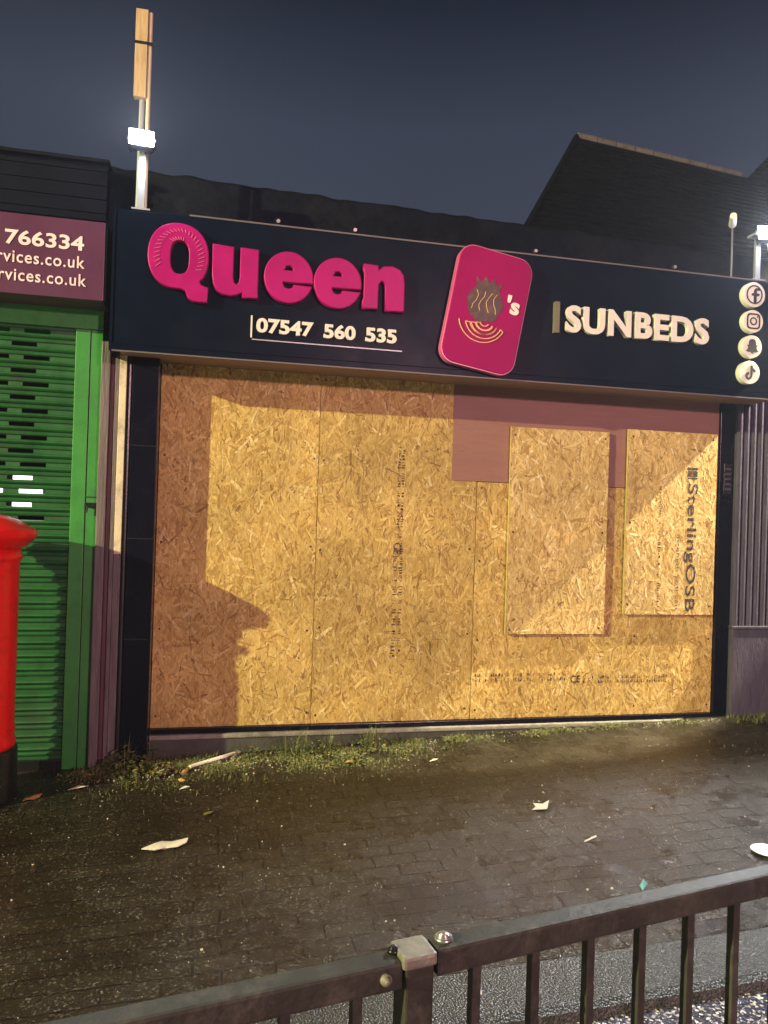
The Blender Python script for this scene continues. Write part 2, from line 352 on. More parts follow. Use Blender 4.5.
# ------------------------------------------------------------------ boarded shop: walls, posts, pilaster, sill
shop = thing('shop_building', (1.8, .3, 0), 'single storey shop with black posts, boarded front and dark parapet', 'shop')
obj('wall', BX(-.70, 4.40, .05, 6.0, -.4, 3.74), M['masonry'], shop)
# parapet with an uneven, mossy felt edge
vs, fs = [], []
n = 160
for i in range(n+1):
    x = -.75+5.2*i/n
    t_ = (x+.226)/2.5
    zt = 3.872-.044*max(-.2, min(2, t_))+.018*noise.noise(Vector((x*7, 3, 0)))+.02*abs(noise.noise(Vector((x*2.1, 9, 0))))
    for (y, z) in ((.04, 3.44), (.035, 3.60), (.04, zt-.03), (.07, zt), (.22, zt-.01), (.26, 3.44)): vs.append((x, y, z))
for i in range(n):
    for j in range(5):
        a = i*6+j; fs.append((a, a+1, a+7, a+6))
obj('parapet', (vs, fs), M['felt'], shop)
obj('corner_post', BX(-.530, -.366, -.17, .06, -.10, 2.62, bev=.004), M['black_post'], shop)
obj('corner_post', BX(3.893, 4.018, -.030, .06, .06, 2.62, bev=.003), M['black_post'], shop)
bm = bmesh.new(); box(bm, -.725, -.668, -.17, -.02, -.10, 2.66, bev=.006); obj('timber_strip', bm, M['mauve'], shop)
bm = bmesh.new(); box(bm, -.666, -.638, -.150, -.02, -.10, 2.64, bev=.003); obj('timber_strip', bm, M['maroon'], shop)
bm = bmesh.new(); box(bm, -.636, -.612, -.175, -.02, -.10, 2.63, bev=.003); obj('timber_strip', bm, M['mauve'], shop)
bm = bmesh.new(); box(bm, -.610, -.566, -.180, -.02, 1.30, 2.61, bev=.003); box(bm, -.610, -.566, -.172, -.02, -.10, 1.298, bev=.003)  # one strip: mauve lower length stands for the shade below the lamplit cream
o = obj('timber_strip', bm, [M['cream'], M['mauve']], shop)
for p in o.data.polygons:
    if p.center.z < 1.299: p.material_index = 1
obj('downpipe', tube(bmesh.new(), (-.548, -.155, -.08), (-.548, -.155, 2.6), .016), M['black'], shop)
# grooves and clips on the post
for z in (1.40, 2.0, .75):
    obj('post_joint', BX(-.531, -.365, -.173, -.168, z, z+.008), M['black'], shop)
# right pilaster: fluted shaft on a plain plinth
bm = bmesh.new()
box(bm, 4.022, 4.60, -.045, .06, .80, 2.66)
for k in range(9): tube(bm, (4.048+.062*k, -.045, .815), (4.048+.062*k, -.045, 2.66), .024, seg=14)
pil = obj('pilaster', bm, M['stone'], shop)
bm = bmesh.new(); box(bm, 4.015, 4.66, -.080, .06, -.02, .80, bev=.01); box(bm, 4.010, 4.67, -.09, .05, .802, .822, bev=.004)
obj('plinth', bm, M['stone'], pil)
# base below the boards
obj('sill', BX(-.364, 3.895, -.030, .05, .095, .130, bev=.004), M['black_post'], shop)
bm = bmesh.new(); box(bm, -.364, 3.894, -.05, .05, .062, .093, bev=.008); obj('concrete_lip', bm, M['concrete'], shop)
obj('stall_riser', BX(-.364, 3.893, -.036, .05, -.15, .060), M['riser'], shop)
obj('soffit', BX(-.60, 4.14, -.395, .05, 2.576, 2.60), M['soffit'], shop)

# ------------------------------------------------------------------ OSB boards made of thousands of pressed strands
PAL = np.array([(.54, .365, .105), (.60, .42, .135), (.47, .30, .080), (.65, .48, .170), (.39, .235, .060), (.56, .38, .115), (.29, .16, .045), (.72, .57, .26)])
PW = np.array([.22, .22, .17, .13, .09, .12, .02, .03]); PW = PW/PW.sum()
def osb(name, x0, x1, z0, z1, yf, yb, m, label, seed, cat='board', group=None, dens=2700, notch=None):
    g = np.random.default_rng(seed)
    A = (x1-x0)*(z1-z0); n = int(A*dens)
    vs = [(x0, yf, z0), (x1, yf, z0), (x1, yf, z1), (x0, yf, z1), (x0, yb, z0), (x1, yb, z0), (x1, yb, z1), (x0, yb, z1)]
    fs = [(0, 1, 2, 3), (4, 7, 6, 5), (0, 4, 5, 1), (1, 5, 6, 2), (2, 6, 7, 3), (3, 7, 4, 0)]
    cols = [tuple(PAL[0])]*6
    cx = g.uniform(x0, x1, n); cz = g.uniform(z0, z1, n)
    L = g.gamma(7, .0062, n)+.012; Wd = g.uniform(.0035, .0125, n)
    th = g.normal(PI/2, .75, n)
    sl = g.random(n) < .035; L = np.where(sl, g.uniform(.025, .055, n), L); Wd = np.where(sl, g.uniform(.0012, .0026, n), Wd)
    ci = np.where(sl, 6, g.choice(len(PAL), n, p=PW)); br = g.uniform(.88, 1.11, n)*np.where(sl, .8, 1)*np.array([1+.16*noise.noise(Vector((cx[i]*2.2, cz[i]*2.2, seed))) for i in range(n)])
    lay = np.where(sl, g.uniform(.0018, .0022, n), g.uniform(.0002, .0022, n)); tu = g.normal(0, .035, n); tv = g.normal(0, .05, n)
    for i in range(n):
        c, s = math.cos(th[i]), math.sin(th[i]); l, w = L[i]/1, Wd[i]
        e1, e2 = g.uniform(.55, 1, 2); e3, e4 = g.uniform(-.6, .6, 2)
        pts = [(-l, e3*w), (-l*e1, -w), (l*e2, -w*g.uniform(.6, 1)), (l, e4*w), (l*.8, w), (-l*.7, w*g.uniform(.6, 1))]
        b = len(vs)
        for (u, v) in pts:
            x = cx[i]+u*c-v*s; z = cz[i]+u*s+v*c
            d = lay[i]+max(-.0012, min(.0012, tu[i]*u*.35+tv[i]*v))
            vs.append((min(x1, max(x0, x)), yf-max(.0001, d), min(z1, max(z0, z))))
        fs.append((b, b+1, b+2, b+3, b+4, b+5))
        k = PAL[ci[i]]*br[i]*(1, 1.0, .93, 1.02, 1.0, 1.0)[seed]; cols.append((k[0], k[1], k[2]))
    o = obj(name, (vs, fs), m)
    me = o.data; ca = me.color_attributes.new('flake', 'FLOAT_COLOR', 'CORNER')
    arr = np.ones((len(me.loops), 4), np.float32)
    lt = np.zeros(len(me.polygons), np.int32); me.polygons.foreach_get('loop_total', lt)
    arr[:, :3] = np.repeat(np.array(cols, np.float32), lt, axis=0)
    ca.data.foreach_set('color', arr.ravel())
    return tag(o, label, cat, group)
GB = 'OSB sheets boarding the shopfront'
b_left = osb('osb_board', -.362, .712, .132, 2.60, 0, .018, M['osb'], 'tall OSB sheet nearest the black corner post, mostly in shadow', 1, group=GB)
b_mid = osb('osb_board', .715, 1.886, .132, 2.60, .001, .018, M['osb'], 'wide tall OSB sheet with the vertical line of faded stamps', 2, group=GB)
b_low = osb('osb_board', 1.890, 3.889, .132, 1.872, 0, .018, M['osb'], 'low OSB sheet behind the two proud boards, stamped along its bottom', 3, group=GB)
hdr = tag(obj('header_panel', BX(1.690, 3.892, -.006, .018, 1.876, 2.60, bev=.001), M['hdr']), 'smooth brown header panel above the low OSB sheet, under the fascia', 'board')
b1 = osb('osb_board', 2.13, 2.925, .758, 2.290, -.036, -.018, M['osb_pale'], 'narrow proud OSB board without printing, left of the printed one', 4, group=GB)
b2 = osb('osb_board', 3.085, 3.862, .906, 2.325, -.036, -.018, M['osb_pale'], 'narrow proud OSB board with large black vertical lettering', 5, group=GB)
for (bo, x0, x1, z0, z1) in ((b1, 2.13, 2.925, .758, 2.29), (b2, 3.085, 3.862, .906, 2.325)):
    for f in (.25, .75):
        xx = x0+(x1-x0)*f; obj('batten', BX(xx-.02, xx+.02, -.0175, -.0065, z0+.04, z1-.04), M['wood'], bo)
for (bo, x0, x1, z0, z1, yy) in ((b_left, -.362, .712, .132, 2.60, -.0025), (b_mid, .715, 1.886, .132, 2.60, -.0015), (b_low, 1.89, 3.889, .132, 1.872, -.0025), (b1, 2.13, 2.925, .758, 2.29, -.0385), (b2, 3.085, 3.862, .906, 2.325, -.0385)):
    g = random.Random(int(x0*100))
    nz_ = max(3, int((z1-z0)/.42)); nx_ = 2 if x1-x0 < 1.3 else 4
    for i in range(nz_):
        for j in range(nx_):
            xx = x0+.035+(x1-x0-.07)*j/(nx_-1)+g.uniform(-.008, .008); zz = z0+.05+(z1-z0-.1)*i/(nz_-1)+g.uniform(-.03, .03)
            obj('screw', tube(bmesh.new(), (xx, yy+.001, zz), (xx, yy-.0008, zz), .0075, seg=8), M['black'], bo)
# stamps
obj('printed_text', text_bm('SterlingOSB', 3.64-.50, 3.64+.50, 1.43-.055, 1.43+.055, -.0396, .0004, .012, rot=90), M['ink'], b2)
bm = bmesh.new(); box(bm, 3.60, 3.69, -.0396, -.0392, 2.035, 2.055); box(bm, 3.60, 3.69, -.0396, -.0392, 1.965, 1.975)
box(bm, 3.60, 3.64, -.0396, -.0392, 1.982, 2.028); box(bm, 3.65, 3.69, -.0396, -.0392, 1.982, 2.028)
obj('printed_logo', bm, M['ink'], b2)
obj('printed_text', text_bm('Strength you can', 3.535-.29, 3.535+.29, 1.24-.02, 1.24+.02, -.0396, .0004, .0, rot=90), M['faint_ink'], b2)
def stamps(x, z, length, vertical, seed, y, parent, m, h=.03, rows=2):
    """an illegible, weathered line of stamped marks, one part per run of marks"""
    g = random.Random(seed); p = 0; bm = bmesh.new()
    while p < length:
        w = g.uniform(.008, .02)
        for r in range(rows):
            a = r*h*1.25
            for q in range(3):
                u0_ = p+g.uniform(0, w*.6); v0 = a+g.uniform(0, h*.7); du = g.choice((.003, w*.7)); dv = g.choice((h*.8, .004))
                u1_, v1 = min(u0_+du, p+w), min(v0+dv, a+h)
                if vertical: box(bm, x+v0, x+v1, y, y+.0003, z-u1_, z-u0_)
                else: box(bm, x+u0_, x+u1_, y, y+.0003, z-v1, z-v0)
        brk = g.random() < .16
        p += w+(.035 if brk else .0055)
        if brk or p >= length:
            obj('printed_stamp', bm, m, parent); bm = bmesh.new()
    bm.free()
stamps(1.285, 2.10, .70, True, 1, -.0030, b_mid, M['faint_ink'], .022)
stamps(1.270, 1.40, .80, True, 2, -.0030, b_mid, M['faint_ink'], .032)
stamps(3.36, 1.90, .95, True, 3, -.0396, b2, M['faint_ink'], .022, 1)
stamps(1.915, .470, .72, False, 4, -.0034, b_low, M['faint_ink'], .030)
stamps(2.78, .440, .72, False, 5, -.0034, b_low, M['faint_ink'], .028)
obj('printed_text', text_bm('CE', 2.68, 2.76, .385, .44, -.0034, .0003, .02), M['ink'], b_low)
obj('printed_text', text_bm('CE', 1.30-.04, 1.30+.04, 1.37-.03, 1.37+.03, -.0034, .0003, .01, rot=90), M['faint_ink'], b_mid)

# number plate on the right hand post
kp = thing('entry_plate', (3.96, -.035, 2.0), 'small dark entry plate with faint lines on the right post', 'plate')
obj('plate', BX(3.925, 3.995, -.040, -.031, 1.86, 2.10, bev=.002), M['black'], kp)
bm = bmesh.new()
bm.free()
for k in range(5): obj('faint_line', BX(3.933, 3.985, -.0425, -.0405, 1.89+.04*k, 1.905+.04*k), M['stone'], kp)

# ------------------------------------------------------------------ fascia sign
fs_ = thing('fascia_sign', (1.7, -.4, 2.57), 'long dark navy fascia with pink Queen lettering, SUNBEDS and round icons', 'shop sign')
FY = -.40
obj('panel', BX(-.632, 4.16, FY, -.02, 2.602, 3.43, bev=.004), M['fascia'], fs_)
obj('trim', BX(-.634, 4.162, FY-.006, FY+.012, 2.566, 2.600), M['fascia'], fs_)
obj('trim', BX(-.634, 4.162, FY-.008, FY+.014, 2.556, 2.5645), M['trim'], fs_)
bm = bmesh.new(); box(bm, -.20, 3.9, FY-.004, FY+.03, 3.432, 3.442); obj('top_edge', bm, M['trim'], fs_)
obj('end_cap', BX(-.650, -.634, FY-.006, -.02, 2.56, 3.44), M['fascia'], fs_)
for x in (.35, .85, 2.12, 3.2):
    obj('bolt', tube(bmesh.new(), (x, FY+.01, 3.465), (x, FY-.008, 3.465), .012), M['bolt'], fs_)
    obj('bolt_bracket', BX(x-.02, x+.02, FY+.01, FY+.05, 3.4425, 3.49), M['felt'], fs_)

def letter(polys, mat_=None):
    o = obj('letter', outline(polys, FY-.050, .050, .007), M['pink'], fs_); return o
# Q
bowl = ell(-.256, 3.163, .183, .203, 44, -38, 258, 2.2)
tail = [(-.235, 2.962), (-.212, 2.955), (-.196, 2.915), (-.165, 2.893), (-.13, 2.888), (-.074, 2.890), (-.071, 2.985), (-.095, 2.990), (-.118, 3.00), (-.124, 3.020)]
letter([bowl+tail, ell(-.248, 3.156, .055, .103, 28, p=2.6)[::-1]])
# u
letter([[(-.054, 3.262), (.079, 3.256), (.079, 3.07), (.084, 3.035), (.098, 3.020), (.112, 3.035), (.118, 3.07), (.118, 3.256), (.234, 3.254), (.234, 3.00), (.236, 2.945), (.135, 2.945), (.134, 2.975), (.105, 2.955), (.06, 2.945), (.01, 2.955), (-.025, 2.98), (-.045, 3.02), (-.052, 3.07)]])
def e_letter(cx, cz):
    rx, rz = .157, .165
    o = ell(cx, cz, rx, rz, 44, -10, 344.5)
    zc = cz-.034
    hole = [(cx+.030, zc-.010), (cx+.022, zc-.030), (cx, zc-.038), (cx-.025, zc-.030), (cx-.036, zc-.006), (cx-.034, zc+.002), (cx+.03, zc+.002)]
    letter([o+hole, [(cx-.03, cz+.045), (cx+.028, cz+.045), (cx+.022, cz+.066), (cx+.004, cz+.076), (cx-.018, cz+.070)]])
e_letter(.425, 3.098); e_letter(.741, 3.092)
letter([[(.908, 3.238), (1.005, 3.236), (1.008, 3.205), (1.04, 3.232), (1.10, 3.238), (1.15, 3.222), (1.178, 3.185), (1.186, 3.13), (1.186, 2.945), (1.058, 2.945), (1.055, 3.09), (1.048, 3.125), (1.030, 3.135), (1.014, 3.115), (1.010, 3.08), (1.010, 2.948), (.905, 2.948), (.903, 2.99), (.912, 3.02), (.912, 3.18), (.905, 3.20)]])
# raised scallop lines on the Q and u faces
bm = bmesh.new()
for k in range(26):
    a = R(-30+k*9.2)
    for q in range(2):
        r1, r2 = (.40+.26*q, .62+.26*q)
        c, s = math.cos(a), math.sin(a)
        a2 = a+.10
        p0 = (-.252+.172*r1*c*1.02, FY-.0515, 3.160+.195*(r1+.12)*s); p1 = (-.252+.172*r2*math.cos(a2), FY-.0515, 3.160+.195*r2*math.sin(a2))
        if (Vector(p0)-Vector((-.248, FY-.0515, 3.156))).length > .10: tube(bm, p0, p1, .0030, seg=6)
obj('scallop_lines', bm, M['pink_edge'], fs_)
for w_, xa, xb in (('07547', .232, .596), ('560', .664, .872), ('535', .940, 1.148)):
    obj('phone_number', text_bm(w_, xa, xb, 2.738, 2.832, FY-.022, .022, .034), M['white_letter'], fs_)
obj('bar', BX(.197, .207, FY-.012, FY-.001, 2.705, 2.845), M['white_letter'], fs_)
obj('underline', BX(.207, 1.19, FY-.006, FY-.001, 2.692, 2.699), M['lamp_body'], fs_)
obj('sunbeds_lettering', text_bm('SUNBEDS', 2.345, 3.470, 2.915, 3.105, FY-.04, .038, .034, spacing=1.08), M['white_letter'], fs_)
obj('bar', BX(2.262, 2.296, FY-.04, FY-.001, 2.905, 3.12), M['olive'], fs_)
# crest tile
ca_, sa_ = math.cos(R(-10)), math.sin(R(-10))
TX, TZ = 1.755, 3.005
def tl(u, v): return (TX+u*ca_-v*sa_, TZ+u*sa_+v*ca_)
def rrect(w, h, r, n=8):
    out = []
    for (sx, sz, a0) in ((1, 1, 0), (-1, 1, 90), (-1, -1, 180), (1, -1, 270)):
        for k in range(n+1):
            a = R(a0+90*k/n); out.append(tl(sx*(w/2-r)+r*math.cos(a), sz*(h/2-r)+r*math.sin(a)))
    return out
tile = obj('crest_tile', outline([rrect(.52, .80, .10)], FY-.075, .074, .006), [M['tile_pink']], fs_)
bm = outline([rrect(.532, .812, .105), rrect(.518, .798, .10)[::-1]], FY-.068, .06, 0); obj('tile_lit_rim', bm, M['pink_edge'], tile)  # paler than the tile: lamplight on its side edge put into the colour
def loc(pts): return [tl(u*1.18-.028, v*1.2-.012) for (u, v) in pts]
hd = [(.105*math.cos(R(a))*(1+.07*math.sin(R(a*5))), .030+.095*math.sin(R(a))*(1+.05*math.cos(R(a*7)))) for a in range(-200, 25, 9)]
bm = outline([loc(hd+[(.088, .095), (.070, .120), (.082, .178), (.050, .150), (.030, .192), (.004, .154), (-.022, .192), (-.044, .150), (-.078, .178), (-.068, .120), (-.090, .095)])], FY-.0775, .002)
obj('emblem', bm, M['hair'], tile)
bm = bmesh.new()
def strip(pts, w):
    for a, b in zip(pts[:-1], pts[1:]):
        (p0, p1) = loc([a, b]); tube(bm, (p0[0], FY-.078, p0[1]), (p1[0], FY-.078, p1[1]), w, seg=6)
arc = [(.005+.142*math.cos(R(a)), -.045+.135*math.sin(R(a))) for a in range(196, 346, 8)]
for (r_, cx_, cz_, w_) in ((.110, .015, -.055, .0055), (.080, .020, -.060, .0050), (.050, .020, -.062, .0045)):
    arc += [(cx_+r_*math.cos(R(a)), cz_+r_*.92*math.sin(R(a))) for a in (range(346, 186, -10) if len(arc) % 2 else range(346, 186, -10))]
    arc += [(cx_+(r_-.015)*math.cos(R(200)), cz_+(r_-.015)*.92*math.sin(R(200)))]
    arc += [(cx_+(r_-.024)*math.cos(R(a)), cz_+(r_-.024)*.92*math.sin(R(a))) for a in range(200, 350, 14)]
strip(arc, .0042)
obj('emblem_scroll', bm, M['gold'], tile)
for k in range(4):
    bm = bmesh.new(); strip([(-.06+.04*k+.014*math.sin(q*1.3+k), .105-.028*q) for q in range(5)], .0024)
    obj('emblem_hair', bm, M['gold'], tile)
c0 = tl(.170, .078)
obj('apostrophe_s', text_bm("'s", c0[0]-.048, c0[0]+.048, c0[1]-.066, c0[1]+.060, FY-.081, .004, .035, rot=10), M['white_letter'], tile)
# round social icons
def disc(z, r, x):
    d = obj('icon_disc', outline([ell(x, z, r, r, 36)], FY-.050, .049, .003), [M['white_letter']], fs_)
    return d
iy = FY-.0525
x = 3.828
d1 = disc(3.312, .092, x)
obj('symbol', outline([ell(x, 3.312, .068, .070, 30), ell(x, 3.312, .058, .060, 30)[::-1]], iy, .002), M['dark_symbol'], d1)
obj('symbol', outline([[(x-.005, 3.252), (x+.018, 3.252), (x+.018, 3.302), (x+.040, 3.304), (x+.042, 3.322), (x+.018, 3.322), (x+.020, 3.342), (x+.042, 3.344), (x+.042, 3.362), (x+.010, 3.360), (x-.005, 3.345), (x-.006, 3.322), (x-.024, 3.320), (x-.024, 3.304), (x-.006, 3.302)]], iy, .002), M['dark_symbol'], d1)
x = 3.826; d2 = disc(3.116, .083, x)
obj('symbol', outline([ell(x, 3.116, .056, .058, 30, p=4.5), ell(x, 3.116, .045, .047, 30, p=4.5)[::-1], ell(x, 3.116, .030, .030, 24), ell(x, 3.116, .020, .020, 24)[::-1]], iy, .002), M['dark_symbol'], d2)
obj('symbol', outline([ell(x+.032, 3.150, .006, .006, 10)], iy-.0005, .002), M['dark_symbol'], d2)
x = 3.822; d3 = disc(2.930, .083, x)
g = [(0, .056), (.020, .050), (.029, .034), (.030, .012), (.044, .008), (.034, -.006), (.042, -.026), (.054, -.034), (.034, -.042), (.018, -.040), (0, -.054)]
obj('symbol', outline([[(x+a, 2.930+b) for a, b in g]+[(x-a, 2.930+b) for a, b in g[-2:0:-1]]], iy, .002), M['dark_symbol'], d3)
x = 3.808; d4 = disc(2.738, .085, x)
obj('symbol', outline([[(x+.004, 2.790), (x+.020, 2.790), (x+.026, 2.772), (x+.046, 2.758), (x+.046, 2.740), (x+.021, 2.748), (x+.021, 2.712), (x+.012, 2.692), (x-.010, 2.682), (x-.032, 2.692), (x-.040, 2.712), (x-.030, 2.735), (x-.008, 2.742), (x-.008, 2.724), (x-.020, 2.716), (x-.018, 2.703), (x-.006, 2.700), (x+.004, 2.712)]], iy, .002), M['dark_symbol'], d4)

# ------------------------------------------------------------------ left neighbour: shutter shop
nb = thing('shop_building', (-2.2, .3, 0), 'neighbouring shop at the left with dark ribbed cladding above its sign', 'shop')
obj('wall', BX(-7.5, -.73, 1.2, 6.0, -.4, 3.7), M['masonry'], nb)
obj('interior_wall', BX(-4.4, -.73, .40, .44, -.3, 3.4), M['dark'], nb)
bm = bmesh.new()
for k in range(8):
    z = 3.45+.045*k; box(bm, -7.5, -.735, -.10-.008*(k % 2), .9, z, z+.043)
obj('cladding', bm, M['cladding'], nb)
vs, fs = [], []
for i in range(121):
    x = -7.5+6.78*i/120
    zt = 3.835+.012*noise.noise(Vector((x*6, 1, 0)))
    for (y, z) in ((-.15, 3.808), (-.15, zt-.006), (-.11, zt), (.9, zt), (.9, 3.808)): vs.append((x, y, z))
for i in range(120):
    for j in range(4):
        a = i*5+j; fs.append((a, a+1, a+6, a+5))
obj('roof_edge', (vs, fs), M['felt'], nb)
# shutter
sh = thing('roller_shutter', (-2.0, -.1, -.1), 'green perforated roller shutter beside the red pillar box', 'shutter')
X0, X1 = -3.6, -.892; PT = .0853
vs, fs = [], []
prof = [(0, .012), (.06, 0), (.18, -.010), (.28, -.006), (.35, .004), (.64, .002), (.72, -.008), (.84, -.012), (.95, -.004), (1, .012)]
lit_z = 1.772
def add_quad(xa, xb, za, ya, zb, yb):
    b = len(vs); vs.extend([(xa, ya, za), (xb, ya, za), (xb, yb, zb), (xa, yb, zb)]); fs.append((b, b+1, b+2, b+3))
k0 = 0; z = -.09
nsl = int((2.93+.09)/PT)
zb0 = lit_z-.51*PT-21*PT
for k in range(36):
    zz = zb0+k*PT
    if zz < -.10 or zz > 2.9: continue
    perf = 18 <= k <= 33
    for j in range(len(prof)-1):
        (f0, y0), (f1, y1) = prof[j], prof[j+1]
        if perf and j == 4:
            ph = -1.130 if (k-21) % 2 == 0 else -1.130+.118-.057
            slots = [(ph-.15-i*.24, ph-i*.24) for i in range(10)]
            if (k-21) % 2: slots = [(a, b) for a, b in [(-1.052-.155-i*.24, -1.052-i*.24) for i in range(10)]]
            cur = X1
            for (a, b) in slots:
                if a < X0: break
                add_quad(b, cur, zz+f0*PT, -.07+y0, zz+f1*PT, -.07+y1); cur = a
            add_quad(X0, cur, zz+f0*PT, -.07+y0, zz+f1*PT, -.07+y1)
            # slot lips
            for (a, b) in slots:
                if a < X0: break
                q = len(vs); vs.extend([(a, -.07+y0, zz+f0*PT), (b, -.07+y0, zz+f0*PT), (b, -.045, zz+f0*PT), (a, -.045, zz+f0*PT)]); fs.append((q, q+1, q+2, q+3))
        else:
            add_quad(X0, X1, zz+f0*PT, -.07+y0, zz+f1*PT, -.07+y1)
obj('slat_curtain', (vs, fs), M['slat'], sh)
for s in (0, 1):
    xx = -.892 if s == 0 else -3.76
    bm = bmesh.new(); box(bm, xx, xx+.088, -.105, -.02, -.09, 2.74, bev=.004); box(bm, xx+.092, xx+.165, -.10, -.02, -.09, 2.74, bev=.004)
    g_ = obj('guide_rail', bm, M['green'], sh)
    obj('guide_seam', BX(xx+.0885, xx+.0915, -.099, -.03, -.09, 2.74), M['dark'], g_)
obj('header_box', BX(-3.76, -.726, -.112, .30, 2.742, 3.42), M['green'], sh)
obj('bottom_bar', BX(X0, X1, -.09, -.05, -.12, -.03, bev=.004), M['black'], sh)
o = obj('latch', BX(-.800, -.730, -.125, -.1005, 1.598, 1.625, bev=.003), M['black'], sh)
bm = bmesh.new(); tube(bm, (-.735, -.115, 1.61), (-.79, -.13, 1.60), .007); tube(bm, (-.785, -.13, 1.60), (-.79, -.13, 1.56), .007); obj('padlock', bm, M['black'], o)
obj('guide_plate', BX(-.802, -.733, -.108, -.1002, 1.66, 1.668), M['slat'], sh)
# lit lamp tube inside the shop, seen through three slots
lt = thing('strip_light', (-1.2, .0, 1.7), 'white strip light glowing through three shutter slots', 'light')
bm = bmesh.new(); box(bm, -1.262, -1.085, .0, .03, 1.56, 1.82, bev=.005); box(bm, -1.6, -1.325, .0, .03, 1.64, 1.73, bev=.005)
obj('diffuser', bm, emis('strip_light_glow', (1, .98, .94), 3.0), lt)
obj('housing', BX(-1.62, -1.06, .032, .06, 1.54, 1.84), M['black'], lt)

# plum sign
ps = thing('shop_sign', (-1.5, -.37, 2.9), 'plum coloured sign over the green shutter with pale phone number', 'shop sign')
k = (5.3-.37)/5.2
def q(x, z): return x*k, 1.6+(z-1.6)*k
xr, zb = q(-.735, 2.932); _, ztp = q(-.735, 3.440)
obj('panel', BX(-3.75, xr, -.37, -.115, zb, ztp, bev=.004), M['purple'], ps)
obj('sign_return', BX(xr+.001, xr+.012, -.366, -.115, zb, ztp), M['cladding'], ps)
a0, c0 = q(-1.40, 3.215); a1, c1 = q(-.862, 3.335)
a0 -= .085
obj('phone_number', text_bm('766334', a0+.15, a1, c0+.024, c1, -.374, .0035, .022), M['sign_text'], ps)
a1, c1 = q(-.855, 3.205); _, c0 = q(0, 3.125)
obj('web_address', text_bm('services.co.uk', a1-.585, a1, c0+.002, c1, -.374, .0035, .008, spacing=1.1), M['sign_text'], ps)
a1, c1 = q(-.842, 3.09); _, c0 = q(0, 3.010)
obj('email_address', text_bm('services.co.uk', a1-.585, a1, c0+.002, c1, -.374, .0035, .008, spacing=1.1), M['sign_text'], ps)

# ------------------------------------------------------------------ roofs behind
hb = thing('house', (7, 4, 0), 'house behind the shop with dark hipped tile roof and pale ridge', 'house')
A_ = Vector((4.56, 4.0, 6.72)); B_ = Vector((7.06, 4.0, 6.52))
H_ = Vector((3.25, 2.4, 4.84)); D_ = A_+(H_-A_)*1.35
E_ = Vector((10.0, D_.y, D_.z-.1))
def roofmesh(A, B, D, E, rows=26, cols=50, th=.02):
    vs, fs = [], []
    for j in range(rows):
        for s_ in (0, 1):
            t0 = (j+s_)/rows
            L0 = A.lerp(D, t0); R0 = B.lerp(E, t0)
            for i in range(cols+1):
                p = L0.lerp(R0, i/cols); vs.append((p.x, p.y-(th if s_ else 0), p.z+(th if s_ else 0)))
        b = j*2*(cols+1)
        for i in range(cols):
            fs.append((b+i, b+i+1, b+cols+2+i, b+cols+1+i))
        if j:
            pb = b-(cols+1)
            for i in range(cols): fs.append((pb+i, pb+i+1, b+i+1, b+i))
    return vs, fs
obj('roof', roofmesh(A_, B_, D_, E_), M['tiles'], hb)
obj('roof_side', ([tuple(A_), tuple(D_), (D_.x, D_.y, 2.0), (A_.x, A_.y, 2.0)], [(0, 1, 2, 3)]), M['tiles'], hb)
bm = bmesh.new()
for i in range(9):
    p0 = A_.lerp(B_, i/9); p1 = A_.lerp(B_, (i+.96)/9); tube(bm, p0+Vector((0, 0, .0)), p1, .055, .06, seg=10)
obj('ridge', bm, M['coping'], hb)
bm = bmesh.new(); tube(bm, A_, D_, .04, .04, 8); obj('hip', bm, M['tiles'], hb)
obj('wall', BX(D_.x+.2, 9.8, D_.y+.3, 8, -.3, D_.z-.2), M['masonry'], hb)
hb2 = thing('house', (9.5, 5, 0), 'taller dark house roof rising at the right edge behind the floodlight', 'house')
A2, B2 = Vector((9.70, 6.2, 8.55)), Vector((15, 6.2, 8.55)); D2, E2 = Vector((7.05, 4.4, 6.25)), Vector((15, 4.4, 6.25))
obj('roof', roofmesh(A2, B2, D2, E2, 16, 30), M['tiles'], hb2)
obj('wall', BX(7.6, 15, 4.8, 9, -.3, 6.3), M['masonry'], hb2)
# pale flashing beyond the sign, right of the pilaster
nr = thing('shop_building', (6, .3, 0), 'dark neighbouring shop wall right of the grey pilaster', 'shop')
obj('wall', BX(4.68, 9.5, .02, 3.0, -.2, 3.6), M['masonry'], nr)

